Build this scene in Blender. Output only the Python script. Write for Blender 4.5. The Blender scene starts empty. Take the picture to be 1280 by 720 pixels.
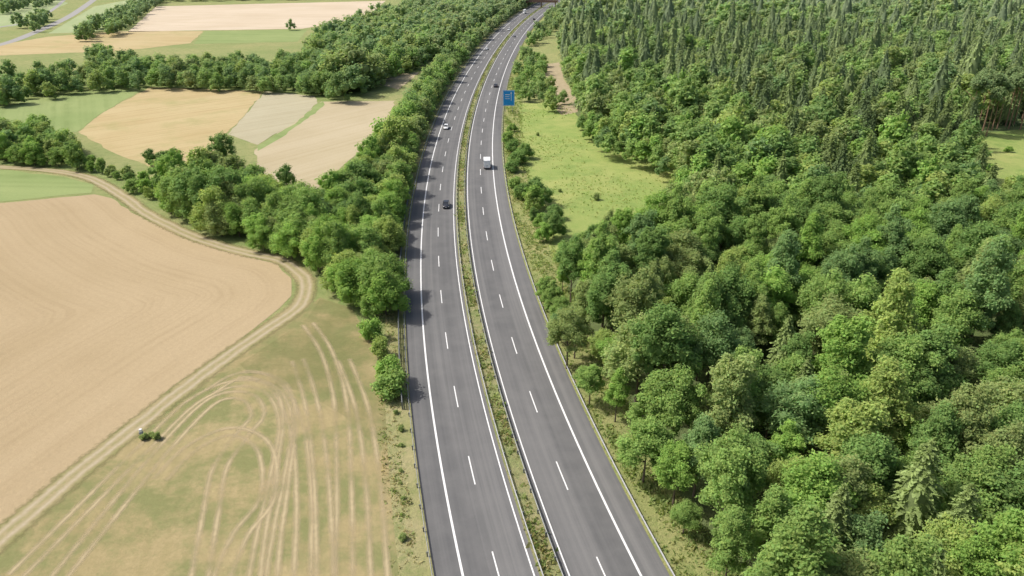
import bpy, bmesh, math, random
import numpy as np
from mathutils import Vector, Matrix
random.seed(5); R0=np.random.default_rng(11)
sc=bpy.context.scene; COL=sc.collection
# ---------------------------------------------------------------- camera
F=920.0; H=66.0; TH=math.atan(440/F); CT=math.cos(TH); ST=math.sin(TH)
cam=bpy.data.objects.new('camera',bpy.data.cameras.new('camera')); COL.objects.link(cam)
cam.location=(0,0,H); cam.rotation_euler=(math.pi/2-TH,0,0)
cam.data.sensor_width=36; cam.data.lens=F/1280*36; cam.data.clip_end=20000; cam.data.clip_start=1
sc.camera=cam
def G(px,py,z=0.0):                       # picture point -> point of the plane at height z
    yp=py+80.0; k=(H-z)/H
    return ((px-640)*H/(CT*yp)*k, (F*H/(CT*CT*yp)-H*math.tan(TH))*k)
def GP(l,z=0.0): return [G(x,y,z) for x,y in l]
def proj(x,y,z):
    d=y*CT+(H-z)*ST
    return 640+F*x/np.maximum(d,1), 360+F*((H-z)*CT-y*ST)/np.maximum(d,1), d
# ---------------------------------------------------------------- world + sun
w=bpy.data.worlds.new('World'); sc.world=w; w.use_nodes=True
nt=w.node_tree; sky=nt.nodes.new('ShaderNodeTexSky'); sky.sky_type='NISHITA'; sky.sun_disc=False
EL=math.radians(52); sky.sun_elevation=EL; sky.sun_rotation=math.radians(278); sky.dust_density=5
nt.links.new(sky.outputs[0],nt.nodes['Background'].inputs[0]); nt.nodes['Background'].inputs[1].default_value=0.15
sl=bpy.data.lights.new('sun','SUN'); sl.energy=4.0; sl.angle=math.radians(.6); sl.color=(1,.965,.90)
so=bpy.data.objects.new('sun',sl); COL.objects.link(so)
so.rotation_euler=Vector((math.cos(EL),-.12*math.cos(EL),-math.sin(EL))).to_track_quat('-Z','Y').to_euler()
sc.view_settings.view_transform='Standard'; sc.view_settings.look='None'; sc.view_settings.exposure=0
# ---------------------------------------------------------------- material helper
class M:
    def __init__(s,name):
        s.m=bpy.data.materials.new(name); s.m.use_nodes=True; s.t=s.m.node_tree
        s.t.nodes.clear(); s.out=s.t.nodes.new('ShaderNodeOutputMaterial')
    def n(s,ty,ins=None,**at):
        nd=s.t.nodes.new('ShaderNode'+ty)
        for k,v in at.items(): setattr(nd,k,v)
        for k,v in (ins or {}).items():
            if isinstance(v,bpy.types.NodeSocket): s.t.links.new(v,nd.inputs[k])
            else: nd.inputs[k].default_value=v
        return nd
    def math(s,op,a,b=0.0,c=None,clamp=False):
        i={0:a,1:b}
        if c is not None: i[2]=c
        return s.n('Math',i,operation=op,use_clamp=clamp).outputs[0]
    def mix(s,f,a,b,bt='MIX'):
        def c4(v): return v if isinstance(v,bpy.types.NodeSocket) else (v[0],v[1],v[2],1)
        return s.n('Mix',{0:f,6:c4(a),7:c4(b)},data_type='RGBA',blend_type=bt).outputs[2]
    def co(s): return s.n('TexCoord').outputs['Object']
    def noise(s,vec,scale,detail=3,rough=.5):
        return s.n('TexNoise',{'Vector':vec,'Scale':scale,'Detail':detail,'Roughness':rough}).outputs[0]
    def rng(s,v,a,b,c=0.0,d=1.0): return s.n('MapRange',{0:v,1:a,2:b,3:c,4:d}).outputs[0]
    def bump(s,h,st=.3,dist=.1): return s.n('Bump',{'Strength':st,'Distance':dist,'Height':h}).outputs[0]
    def pr(s,col,rough=.9,spec=.2,normal=None,metal=0.0):
        i={'Base Color':col if isinstance(col,bpy.types.NodeSocket) else (*col,1),'Roughness':rough,'Specular IOR Level':spec,'Metallic':metal}
        if normal is not None: i['Normal']=normal
        return s.n('BsdfPrincipled',i).outputs[0]
    def end(s,sh): s.t.links.new(sh,s.out.inputs[0]); return s.m
def paint(name,col,rough=.4,spec=.5,metal=0.0,var=.12):
    m=M(name); n=m.noise(m.co(),3,3)
    return m.end(m.pr(m.mix(m.rng(n,.3,.7,0,1),[c*(1-var) for c in col],[min(1,c*(1+var)) for c in col]),rough,spec,metal=metal))
def soil(name,base,light,dark,f1=1.0,amt=.5,green=None,gth=.6,patch=.02,fine=.24,amt2=None,gw=.1):
    m=M(name); co=m.co(); d=m.n('Attribute',attribute_name='d').outputs['Fac']
    wob=m.math('MULTIPLY',m.noise(co,.05,2),1.6)
    dd=m.math('ADD',d,wob)
    l1=m.n('TexNoise',{'W':dd,'Scale':f1,'Detail':2},noise_dimensions='1D').outputs[0]
    l2=m.n('TexNoise',{'W':dd,'Scale':f1*.16,'Detail':2},noise_dimensions='1D').outputs[0]
    br=m.noise(co,.12,4,.6)
    big=m.noise(co,patch,4,.55)
    c=m.mix(m.rng(big,.35,.65),base,light)
    lines=m.math('MULTIPLY',m.rng(l1,.42,.66),m.rng(br,.35,.6,.25,1))
    c=m.mix(m.math('MULTIPLY',lines,amt),c,dark)
    c=m.mix(m.math('MULTIPLY',m.rng(l2,.45,.7),amt if amt2 is None else amt2),c,light)
    if green is not None:
        g=m.noise(co,patch*2.2,8,.72)
        c=m.mix(m.rng(g,gth-gw,gth+gw,0,.9),c,green)
    fn=m.noise(co,1.3,6,.75)
    c=m.mix(m.rng(fn,.3,.7,0,fine),c,[x*.62 for x in dark])
    return m.end(m.pr(c,.95,.1,m.bump(fn,.5,.2)))
# ---------------------------------------------------------------- objects helper
def link(name,me,mats=None,parent=None,kind=None,label=None,cat=None,group=None):
    o=bpy.data.objects.new(name,me); COL.objects.link(o)
    if mats is not None and me is not None and not me.materials: me.materials.append(mats)
    if parent is not None: o.parent=parent
    if kind: o['kind']=kind
    if label: o['label']=label
    if cat: o['category']=cat
    if group: o['group']=group
    return o
def qmesh(name,V,Q,tint=None,mat=None):
    me=bpy.data.meshes.new(name); V=np.asarray(V,dtype=np.float32); Q=np.asarray(Q,dtype=np.int32); n=len(Q)
    me.vertices.add(len(V)); me.vertices.foreach_set('co',V.ravel())
    me.loops.add(n*4); me.loops.foreach_set('vertex_index',Q.ravel())
    me.polygons.add(n); me.polygons.foreach_set('loop_start',np.arange(0,n*4,4,dtype=np.int32))
    try: me.polygons.foreach_set('loop_total',np.full(n,4,dtype=np.int32))
    except Exception: pass
    me.update(calc_edges=True)
    if tint is not None:
        a=me.color_attributes.new('tint','FLOAT_COLOR','POINT')
        c=np.ones((len(V),4),dtype=np.float32); c[:,:3]=tint; a.data.foreach_set('color',c.ravel())
    if mat: me.materials.append(mat)
    return me
def bmm(name,bm,mat=None,smooth=False):
    me=bpy.data.meshes.new(name); bmesh.ops.recalc_face_normals(bm,faces=bm.faces); bm.to_mesh(me); bm.free()
    if mat: me.materials.append(mat)
    if smooth:
        for p in me.polygons: p.use_smooth=True
    return me
def box(bm,x0,x1,y0,y1,z0,z1,bev=0):
    r=bmesh.ops.create_cube(bm,size=1,matrix=Matrix.Translation(((x0+x1)/2,(y0+y1)/2,(z0+z1)/2))@Matrix.Diagonal((x1-x0,y1-y0,z1-z0,1)))
    if bev:
        es=list({e for v in r['verts'] for e in v.link_edges})
        bmesh.ops.bevel(bm,geom=es,offset=bev,segments=2,affect='EDGES',profile=.6)
def tube(bm,a,b,r0,r1,seg=7):
    a=Vector(a); b=Vector(b); d=b-a
    m=Matrix.Translation((a+b)/2)@d.to_track_quat('Z','Y').to_matrix().to_4x4()
    bmesh.ops.create_cone(bm,cap_ends=True,segments=seg,radius1=r0,radius2=r1,depth=d.length,matrix=m)
def inpoly(P,x,y):
    P=np.array(P); ins=np.zeros(np.shape(x),bool); j=len(P)-1
    for i in range(len(P)):
        xi,yi=P[i]; xj,yj=P[j]
        c=((yi>y)!=(yj>y))&(x<(xj-xi)*(y-yi)/(yj-yi+1e-12)+xi); ins^=c; j=i
    return ins
def pdist(P,x,y):
    P=np.array(P); best=np.full(np.shape(x),1e9)
    for i in range(len(P)-1):
        ax,ay=P[i]; bx,by=P[i+1]; L=(bx-ax)**2+(by-ay)**2+1e-9
        t=np.clip(((x-ax)*(bx-ax)+(y-ay)*(by-ay))/L,0,1)
        best=np.minimum(best,np.hypot(x-ax-t*(bx-ax),y-ay-t*(by-ay)))
    return best
def smooth(P,n=8):
    P=[P[0]]+list(P)+[P[-1]]; out=[]
    for i in range(1,len(P)-2):
        p0,p1,p2,p3=map(np.array,P[i-1:i+3])
        for k in range(n):
            t=k/n; out.append(tuple(.5*((2*p1)+(-p0+p2)*t+(2*p0-5*p1+4*p2-p3)*t*t+(-p0+3*p1-3*p2+p3)*t**3)))
    out.append(tuple(P[-2])); return out
def ribbon(name,pts,o0,o1,z,mat,nx=1,kind='structure',label=None):
    P=np.array(pts); T=np.gradient(P,axis=0); T/=np.linalg.norm(T,axis=1)[:,None]; N=np.stack([T[:,1],-T[:,0]],1)
    s=np.concatenate([[0],np.cumsum(np.linalg.norm(np.diff(P,axis=0),axis=1))])
    offs=np.linspace(o0,o1,nx+1); V=[];UV=[]
    for i in range(len(P)):
        for o in offs: V.append((*(P[i]+N[i]*o),z)); UV.append((o,s[i]))
    Q=[]
    w_=nx+1
    for i in range(len(P)-1):
        for j in range(nx): a=i*w_+j; Q.append((a,a+1,a+1+w_,a+w_))
    me=qmesh(name,V,Q); uv=me.uv_layers.new(name='UVMap')
    U=np.array(UV,dtype=np.float32)[np.array(Q).ravel()]; uv.data.foreach_set('uv',U.ravel())
    return link(name,me,mat,kind=kind,label=label)
def field(name,poly,z,mat,guide=None,ang=0.0,step=6,jit=.6,label=None):
    P=[];n=len(poly)
    for i in range(n):
        a=np.array(poly[i]); b=np.array(poly[(i+1)%n]); L=np.linalg.norm(b-a); k=max(1,int(L/4))
        for q in range(k):
            p=a+(b-a)*q/k
            if q: p=p+R0.normal(0,jit*.5,2)
            P.append(p)
    bm=bmesh.new(); f=bm.faces.new([bm.verts.new((p[0],p[1],z)) for p in P])
    bm.normal_update()
    if bm.faces[:][0].normal.z<0: bmesh.ops.reverse_faces(bm,faces=bm.faces[:])
    A=np.array(P); 
    if guide is not None:
        for ax in (0,1):
            for v in np.arange(A[:,ax].min()+step,A[:,ax].max(),step):
                co=[0,0,0]; no=[0,0,0]; co[ax]=v; no[ax]=1
                bmesh.ops.bisect_plane(bm,geom=bm.verts[:]+bm.edges[:]+bm.faces[:],plane_co=co,plane_no=no)
    bmesh.ops.triangulate(bm,faces=bm.faces[:])
    me=bpy.data.meshes.new(name); bm.to_mesh(me); bm.free()
    co=np.zeros(len(me.vertices)*3); me.vertices.foreach_get('co',co); co=co.reshape(-1,3)
    d=pdist(guide,co[:,0],co[:,1]) if guide is not None else co[:,0]*math.cos(ang)+co[:,1]*math.sin(ang)
    at=me.attributes.new('d','FLOAT','POINT'); at.data.foreach_set('value',d.astype(np.float32))
    return link(name,me,mat,kind='structure',label=label)
# ---------------------------------------------------------------- road reference line
rp=[(690,720),(646,600),(617,500),(596,400),(585.5,340),(578,280),(575.5,230),(577,190),(586,150),(599,110),(616.5,75),(637,45),(661,20),(680,8),(693,0)]
rw=np.array(GP(rp)); cf=np.polyfit((rw[:,1]-400)/400,rw[:,0],5)
def RX(y):
    y=np.asarray(y,float); yc=np.clip(y,60,880); v=np.polyval(cf,(yc-400)/400); d=np.polyval(np.polyder(cf),(yc-400)/400)/400
    return v+(y-yc)*d
ys=np.arange(-60,1250,2.0); CL=np.stack([RX(ys),ys],1)
SS=np.concatenate([[0],np.cumsum(np.linalg.norm(np.diff(CL,axis=0),axis=1))])
def rs(s): return np.array([np.interp(s,SS,CL[:,0]),np.interp(s,SS,CL[:,1])])
def rpt(s,off):
    p=rs(s); t=rs(s+1)-rs(s-1); t/=np.linalg.norm(t); return p+np.array([t[1],-t[0]])*off, math.atan2(-t[0],t[1])
def s_of(y): return float(np.interp(y,ys,SS))
# ---------------------------------------------------------------- ground materials
def grassmat(name,a_,b_,c_,d_,s1=.05,s2=.3,fine=.55):
    m=M(name); co=m.co(); a=m.noise(co,s1,6,.68); b=m.noise(co,s2,6,.72); c3=m.noise(co,2.2,5,.75)
    c=m.mix(m.rng(a,.38,.62),a_,b_); c=m.mix(m.rng(b,.48,.64,0,.75),c,c_); c=m.mix(m.rng(c3,.42,.72,0,fine),c,d_)
    return m.end(m.pr(c,.95,.1,m.bump(c3,.9,.3)))
GRASS=grassmat('ground_grass',(.21,.26,.095),(.30,.30,.13),(.16,.21,.07),(.30,.28,.13),.03,.4)
MEADOW=grassmat('meadow_grass',(.22,.31,.08),(.33,.36,.12),(.17,.26,.065),(.30,.31,.12),.04,.14,.5)
RVERGE=grassmat('right_verge_grass',(.25,.28,.10),(.33,.31,.14),(.18,.23,.075),(.20,.21,.08),.08,.5)
FOREST=grassmat('forest_soil',(.13,.18,.06),(.15,.19,.08),(.10,.14,.05),(.14,.15,.07),.3,1)
HFLOOR=grassmat('hedge_undergrowth',(.18,.25,.08),(.23,.27,.10),(.15,.21,.065),(.25,.23,.11),.2,.6)
VERGE=grassmat('verge_dry_grass',(.27,.275,.115),(.35,.315,.165),(.20,.235,.085),(.27,.245,.125),.12,.6,.4)
MEDG=grassmat('median_grass',(.22,.25,.10),(.31,.28,.15),(.15,.20,.07),(.20,.18,.09),.2,.9)
TAN=soil('tan_ploughed_soil',(.365,.282,.165),(.425,.333,.205),(.31,.235,.135),.9,.38,amt2=.75)
TAN2=soil('stubble_orange',(.43,.335,.175),(.48,.39,.22),(.36,.28,.13),.5,.6,green=(.32,.31,.13),gth=.62)
PALE=soil('stubble_pale',(.415,.35,.225),(.47,.40,.275),(.36,.30,.175),.45,.5)
PALE2=soil('stubble_grey',(.39,.35,.235),(.44,.40,.28),(.32,.29,.18),.45,.5)
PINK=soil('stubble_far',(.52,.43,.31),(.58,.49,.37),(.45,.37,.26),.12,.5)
DRY=soil('dry_mown_grass',(.325,.262,.132),(.39,.315,.17),(.235,.208,.09),.55,.38,green=(.195,.21,.085),gth=.505,patch=.04,amt2=.3,fine=.4,gw=.07)
GFIELD=soil('green_field',(.22,.285,.105),(.29,.34,.14),(.165,.22,.075),.25,.6)
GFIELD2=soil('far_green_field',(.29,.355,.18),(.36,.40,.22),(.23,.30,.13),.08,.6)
xs=np.concatenate([np.linspace(-9000,-900,6),np.linspace(-700,700,29),np.linspace(900,9000,6)]); yy=np.concatenate([np.linspace(-3000,-200,4),np.linspace(-100,1300,29),np.linspace(1500,12000,6)])
V=[(x,y,0) for y in yy for x in xs]; nx=len(xs); Q=[(j*nx+i,j*nx+i+1,(j+1)*nx+i+1,(j+1)*nx+i) for j in range(len(yy)-1) for i in range(nx-1)]
link('ground',qmesh('ground',V,Q),GRASS,kind='structure')
trackpx=[(-100,206),(0,209),(60,213),(110,222),(150,243),(185,268),(240,295),(300,314),(350,325),(376,343),(383,362),(370,386),(330,414),(255,467),(175,529),(90,597),(0,674),(-110,765)]
track=smooth(GP(trackpx),8)
bigf=[(-140,264),(0,254),(118,243),(140,248),(174,270),(237,298),(299,317),(347,330),(364,348),(364,370),(326,404),(249,461),(168,522),(84,588),(0,658),(-140,772)]
field('ploughed_field',GP(bigf),.03,TAN,guide=track,label='big bare tan ploughed field inside the bend of the dirt track')
dry=[(-110,785),(0,684),(90,605),(178,537),(260,474),(336,419),(378,391),(400,372),(440,385),(465,430),(482,480),(496,560),(504,640),(513,740),(516,830),(-110,830)]
rl=[(p[0],p[1]) for p in CL[::5]]
field('dry_grass_field',GP(dry),.034,DRY,guide=rl,label='dry mown grass field with tractor tracks below the bend')
m=M('greener_grass_patch'); co=m.co(); nz=m.noise(co,.12,6,.7); fn=m.noise(co,1.5,5,.75)
dd=m.n('Attribute',attribute_name='d').outputs['Fac']
al=m.math('MULTIPLY',m.rng(m.math('ADD',m.math('MULTIPLY',dd,.05),m.math('MULTIPLY',nz,1.2)),.5,1.2,0,1),.62)
sh=m.n('MixShader',{0:al,1:m.n('BsdfTransparent').outputs[0],2:m.pr(m.mix(m.rng(fn,.3,.7),(.18,.215,.075),(.25,.245,.10)),.95,.1)}).outputs[0]; PATCH=m.end(sh)
def patch(name,px,z):
    P=GP(px); bm=bmesh.new(); bm.faces.new([bm.verts.new((a,b,z)) for a,b in P]); A=np.array(P)
    for ax in (0,1):
        for v in np.arange(A[:,ax].min()+3,A[:,ax].max(),3):
            c=[0,0,0]; n_=[0,0,0]; c[ax]=v; n_[ax]=1; bmesh.ops.bisect_plane(bm,geom=bm.verts[:]+bm.edges[:]+bm.faces[:],plane_co=c,plane_no=n_)
    me=bpy.data.meshes.new(name); bm.to_mesh(me); bm.free(); co=np.zeros(len(me.vertices)*3); me.vertices.foreach_get('co',co); co=co.reshape(-1,3)
    at=me.attributes.new('d','FLOAT','POINT'); at.data.foreach_set('value',(pdist(P+[P[0]],co[:,0],co[:,1])).astype(np.float32)); link(name,me,PATCH,kind='structure')
patch('grass_patch',[(300,455),(345,425),(384,398),(400,374),(440,387),(462,430),(476,480),(486,540),(470,560),(430,520),(380,490),(320,480)],.040)
field('green_field',GP([(-110,205),(0,212),(80,221),(118,231),(114,241),(0,252),(-110,261)]),.03,GFIELD,ang=1.5)
field('stubble_field',GP([(98,165),(130,140),(188,109),(330,114),(302,148),(282,167),(262,200),(215,222),(180,205),(140,190)]),.03,TAN2,ang=2.3,label='orange tan stubble field beyond the hedgerow')
field('stubble_field',GP([(332,114),(393,120),(397,129),(370,152),(322,181),(285,168),(303,148)]),.034,PALE2,ang=2.3,label='small greyish stubble field')
field('stubble_field',GP([(318,188),(402,127),(494,126),(480,158),(450,190),(405,228),(372,255),(330,235)]),.03,PALE,ang=2.5,label='pale stubble field beside the roadside trees')
field('grass_strip',GP([(322,182),(372,152),(396,130),(404,127),(406,131),(385,148),(345,176),(322,189)]),.038,GFIELD,ang=1)
field('green_field',GP([(-110,138),(0,132),(120,112),(186,108),(128,141),(95,165),(0,160),(-110,165)]),.03,GFIELD,ang=.5)
field('stubble_field',GP([(160,40),(195,8),(482,1),(470,12),(445,24),(378,36),(250,38)]),.03,PINK,ang=1.4,label='far pinkish stubble field at the top')
field('stubble_field',GP([(-60,66),(60,46),(150,39),(254,39),(238,54),(150,64),(60,67),(-60,72)]),.03,TAN2,ang=1.4,label='far tan stubble field')
field('green_field',GP([(256,39),(384,37),(372,52),(242,55)]),.03,GFIELD,ang=1.5)
field('green_field',GP([(-60,38),(-60,2),(70,-2),(85,4),(50,20),(30,32)]),.03,GFIELD2,ang=.4)
field('green_field',GP([(60,42),(118,8),(180,-4),(192,4),(155,34),(110,40)]),.03,GFIELD2,ang=.4)
field('stubble_field',GP([(472,104),(486,94),(524,90),(508,104),(498,112)]),.03,PALE,ang=2.5,label='small pale clearing among the trees')
MW=[(634,130),(690,128),(716,138),(735,160),(770,185),(850,190),(880,225),(850,260),(800,285),(745,305),(700,335),(672,340),(650,250),(636,200)]
field('meadow',GP(MW),.028,MEADOW,label='yellow green meadow between motorway and forest')
field('forest_clearing',GP([(1195,168),(1300,160),(1420,170),(1420,290),(1290,292),(1225,255)]),.04,MEADOW)
forest_edge=[(914,800),(884,720),(850,672),(816,608),(777,540),(740,470),(706,415),(682,370),(676,338),(700,314),(748,294),(798,268),(832,242),(842,214),(828,200),(790,188),(748,168),(724,145),(714,108),(704,70),(700,45),(704,20),(716,-2),(722,-14)]
fpoly=forest_edge+[(1500,-14),(1500,300),(1440,800)]
FP=GP(fpoly,7)
field('forest_floor',FP,.02,FOREST,jit=1.5)
hedge=[(-90,158),(0,158),(60,158),(100,190),(160,208),(200,222),(240,222),(290,208),(325,226),(366,258),(412,245),(455,212),(480,175),(502,142),(530,105),(570,62),(600,38),(635,14),(655,5),(652,12),(624,38),(592,72),(568,102),(545,140),(524,185),(514,240),(507,300),(503,385),(470,396),(438,378),(405,342),(384,318),(330,302),(280,288),(225,262),(170,233),(110,206),(60,198),(0,194),(-90,190)]
HP=GP(hedge,3); field('hedgerow_floor',HP,.015,HFLOOR,jit=1.5)
mid=[(-90,104),(0,104),(110,90),(122,74),(200,77),(300,76),(368,76),(400,46),(470,26),(520,6),(560,-14),(700,-14),(665,2),(640,8),(600,30),(560,52),(520,82),(470,100),(420,122),(395,114),(330,108),(200,102),(100,106),(0,124),(-90,130)]
MP=GP(mid,4); field('woodland_floor',MP,.010,HFLOOR,jit=2)
m=M('bare_dirt'); co=m.co(); a=m.noise(co,.5,5,.7); DIRT=m.end(m.pr(m.mix(m.rng(a,.35,.65),(.40,.33,.22),(.30,.25,.15)),.95,.1,m.bump(a,.5,.2)))
field('dirt_clearing',GP([(682,80),(699,78),(704,98),(718,116),(722,140),(702,144),(688,128),(694,112),(682,100)]),.035,DIRT)
m=M('old_asphalt'); a=m.noise(m.co(),.5,3); ASPH2=m.end(m.pr(m.mix(a,(.26,.25,.24),(.34,.33,.31)),.9,.2))
ribbon('country_road',smooth(GP([(-80,72),(0,56),(40,42),(80,24),(100,12),(125,-6)])),-3.5,3.5,.05,ASPH2)
ribbon('country_road',smooth(GP([(-80,46),(0,34),(40,26),(66,12),(80,0)])),-2,2,.055,ASPH2)
ribbon('country_road',smooth(GP([(482,50),(500,36),(528,22),(545,8)])),-3,3,.05,ASPH2)
# dirt track
m=M('dirt_track'); uv=m.n('UVMap').outputs[0]; u=m.n('SeparateXYZ',{0:uv}).outputs[0]; co=m.co()
nz=m.noise(co,.9,5,.7); nb=m.noise(co,.12,4,.6)
au=m.math('ABSOLUTE',m.math('ADD',u,m.math('MULTIPLY',m.math('SUBTRACT',nb,.5),1.4)))
rut=m.math('ABSOLUTE',m.math('SUBTRACT',au,.8)); rutm=m.rng(m.math('ADD',rut,m.math('MULTIPLY',nz,.9)),.45,1.05,1,0)
c=m.mix(rutm,m.mix(m.rng(nz,.4,.6),(.255,.235,.11),(.33,.275,.155)),(.40,.335,.235)); c=m.mix(m.rng(m.noise(co,3,3),.45,.75,0,.35),c,(.26,.21,.12))
edge=m.rng(m.math('ADD',au,m.math('MULTIPLY',nz,1.7)),1.8,2.6,0,1)
c=m.mix(m.math('MULTIPLY',edge,.8),c,m.mix(m.rng(nb,.42,.6),(.225,.215,.09),(.33,.27,.145)))
alpha=m.rng(m.math('ADD',m.math('ABSOLUTE',u),m.math('MULTIPLY',nz,2.2)),2.5,3.6,1,0)
sh=m.n('MixShader',{0:alpha,1:m.n('BsdfTransparent').outputs[0],2:m.pr(c,.95,.1,m.bump(nz,.5,.15))}).outputs[0]
ribbon('dirt_track',track,-3.2,3.2,.05,m.end(sh),2,label='pale dirt farm track curving around the ploughed field')
m=M('pressed_wheel_track'); uv=m.n('UVMap').outputs[0]; u=m.n('SeparateXYZ',{0:uv}).outputs[0]; co=m.co(); nz=m.noise(co,1.2,5,.7); nb=m.noise(co,.09,3)
pr_=m.math('ABSOLUTE',m.math('SUBTRACT',m.math('ABSOLUTE',u),.95))
al=m.math('MULTIPLY',m.rng(m.math('ADD',pr_,m.math('MULTIPLY',nz,.6)),.3,.9,.85,0),m.rng(nb,.36,.58,.25,1))
sh=m.n('MixShader',{0:al,1:m.n('BsdfTransparent').outputs[0],2:m.pr((.47,.385,.235),.95,.1)}).outputs[0]; WT=m.end(sh)
for k,t in enumerate([[(428,830),(430,720),(430,600),(425,500),(408,440),(385,405)],[(310,830),(322,720),(335,650),(350,580),(357,525),(338,487),(292,480),(240,503),(180,560),(100,640),(20,720)],[(236,830),(250,720),(264,640),(275,585),(302,545),(322,518),(308,496),(268,500),(215,550),(140,640),(60,740)],[(372,830),(378,720),(380,620),(372,540),(350,490),(322,470),(300,468)],[(480,830),(474,720),(466,600),(452,510),(430,450)],[(262,490),(300,470),(345,478),(362,520),(352,600),(338,700),(332,830)],[(404,830),(406,700),(400,580),(388,500),(372,450)],[(200,600),(240,560),(290,540),(330,560),(335,620),(300,670),(270,740)]]):
    ribbon('wheel_track',smooth(GP(t),10),-1.5,1.5,.045+.004*k,WT,2)
# ---------------------------------------------------------------- motorway
m=M('asphalt'); uv=m.n('UVMap').outputs[0]; mp=m.n('Mapping',{0:uv,3:(1.1,.006,1)}).outputs[0]
st=m.noise(mp,1,4,.6); mp2=m.n('Mapping',{0:uv,3:(.25,.012,1)}).outputs[0]; st2=m.noise(mp2,1,2,.5); co=m.co(); f1=m.noise(co,9,3,.7); f2=m.noise(co,.25,4,.6)
c=m.mix(m.rng(st,.34,.66),(.118,.118,.118),(.185,.182,.178)); c=m.mix(m.rng(st2,.42,.6,0,.6),c,(.105,.105,.106)); c=m.mix(m.rng(f2,.4,.7,0,.35),c,(.195,.19,.185)); c=m.mix(m.rng(f1,.4,.75,0,.3),c,(.08,.08,.08))
ASPH=m.end(m.pr(c,.9,.2,m.bump(f1,.2,.02)))
m=M('road_paint'); n=m.noise(m.co(),5,5,.75); PAINT=m.end(m.pr(m.mix(m.rng(n,.45,.8,0,.6),(.74,.74,.73),(.38,.38,.37)),.7,.3))
clp=[tuple(p) for p in CL]
ribbon('verge',clp,-17,-12.8,.06,VERGE,3); ribbon('verge',clp,12.8,20,.06,RVERGE,3)
ribbon('motorway_carriageway',clp,-13.1,-1.2,.09,ASPH,4,label='left carriageway of grey asphalt'); ribbon('motorway_carriageway',clp,1.2,13.1,.09,ASPH,4,label='right carriageway of grey asphalt')
ribbon('median_strip',clp,-1.35,1.35,.11,MEDG,2)
for o in (-9.9,9.9): ribbon('edge_line',clp,o-.14,o+.14,.096,PAINT)
for o in (-1.95,1.95): ribbon('edge_line',clp,o-.09,o+.09,.096,PAINT)
for off,y0 in ((5.9,77.8),(-5.9,81.3)):
    V=[];Q=[]; s=s_of(y0)-18*6
    while s<1250:
        b=len(V)
        for q in range(4):
            for o in (-.085,.085):
                p,_=rpt(s-3+q*2,off+o); V.append((p[0],p[1],.096))
        for q in range(3): Q.append((b+2*q,b+2*q+1,b+2*q+3,b+2*q+2))
        s+=18
    link('lane_marking',qmesh('lane_marking',V,Q),PAINT,kind='structure')
STEEL=paint('galvanised_steel',(.40,.41,.42),.6,.4,.2); STEELD=paint('weathered_steel',(.16,.17,.17),.6,.4,.3)
def sweep(off,prof,s0,s1,ds):
    ss=np.arange(s0,s1,ds); V=[];Q=[]; k=len(prof)
    for s in ss:
        for (a,z) in prof:
            p,_=rpt(s,off+a); V.append((p[0],p[1],z))
    for i in range(len(ss)-1):
        for j in range(k): Q.append((i*k+j,i*k+(j+1)%k,(i+1)*k+(j+1)%k,(i+1)*k+j))
    return V,Q
bm=bmesh.new(); box(bm,-.07,.07,-.09,.09,0,.72); box(bm,-.12,.12,-.03,.03,.5,.62); POST=bmm('post',bm,STEELD)
def guardrail(off,label,s0=40,s1=1150,sp=4.0,flip=1):
    root=link('guardrail',None,label=label,cat='guard rail'); f=flip
    prof=[(f*.14,.44),(f*.20,.50),(f*.14,.56),(f*.14,.62),(f*.20,.68),(f*.14,.75),(f*.12,.75),(f*.17,.68),(f*.11,.62),(f*.11,.56),(f*.17,.50),(f*.12,.44)]
    V,Q=sweep(off,prof,s0,s1,4); link('rail',qmesh('rail',V,Q),STEEL,root)
    k=0; rest=[]; s=s_of(52)
    while s<s1:
        p,a=rpt(s,off)
        if k<95:
            o=link('post',POST,None,root); o.location=(p[0],p[1],.05); o.rotation_euler=(0,0,a)
        else: rest.append((p[0],p[1]))
        k+=1; s+=sp
    V=[];Q=[]
    for x,y in rest:
        b=len(V)
        for z in (0,.72):
            for dx,dy in ((-.06,-.06),(.06,-.06),(.06,.06),(-.06,.06)): V.append((x+dx,y+dy,z))
        Q+=[(b,b+1,b+5,b+4),(b+1,b+2,b+6,b+5),(b+2,b+3,b+7,b+6),(b+3,b,b+4,b+7)]
    link('far_posts',qmesh('far_posts',V,Q),STEELD,root,kind='stuff')
guardrail(13.5,'steel guard rail along the right outer edge of the motorway, beside the forest',flip=-1)
guardrail(-13.5,'steel guard rail along the left outer edge of the motorway, beside the fields',flip=1)
guardrail(.95,'median guard rail on the side of the right carriageway',flip=1)
guardrail(-.95,'median guard rail on the side of the left carriageway',flip=-1)
root=link('railing',None,label='ladder-like steel parapet railing outside the left guard rail, beside the roadside trees',cat='railing')
bm=bmesh.new(); box(bm,-.12,.12,-.12,.12,0,1.45); RP=bmm('railing_post',bm,STEELD)
sa,sb=s_of(97),s_of(215)
for z in (.4,.9,1.35):
    V,Q=sweep(-14.4,[(-.08,z),(.08,z),(.08,z+.13),(-.08,z+.13)],sa,sb,4); link('rail',qmesh('rail',V,Q),STEELD,root)
s=sa
while s<sb:
    p,a=rpt(s,-14.4); o=link('post',RP,None,root); o.location=(p[0],p[1],0); o.rotation_euler=(0,0,a); s+=2.0
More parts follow.
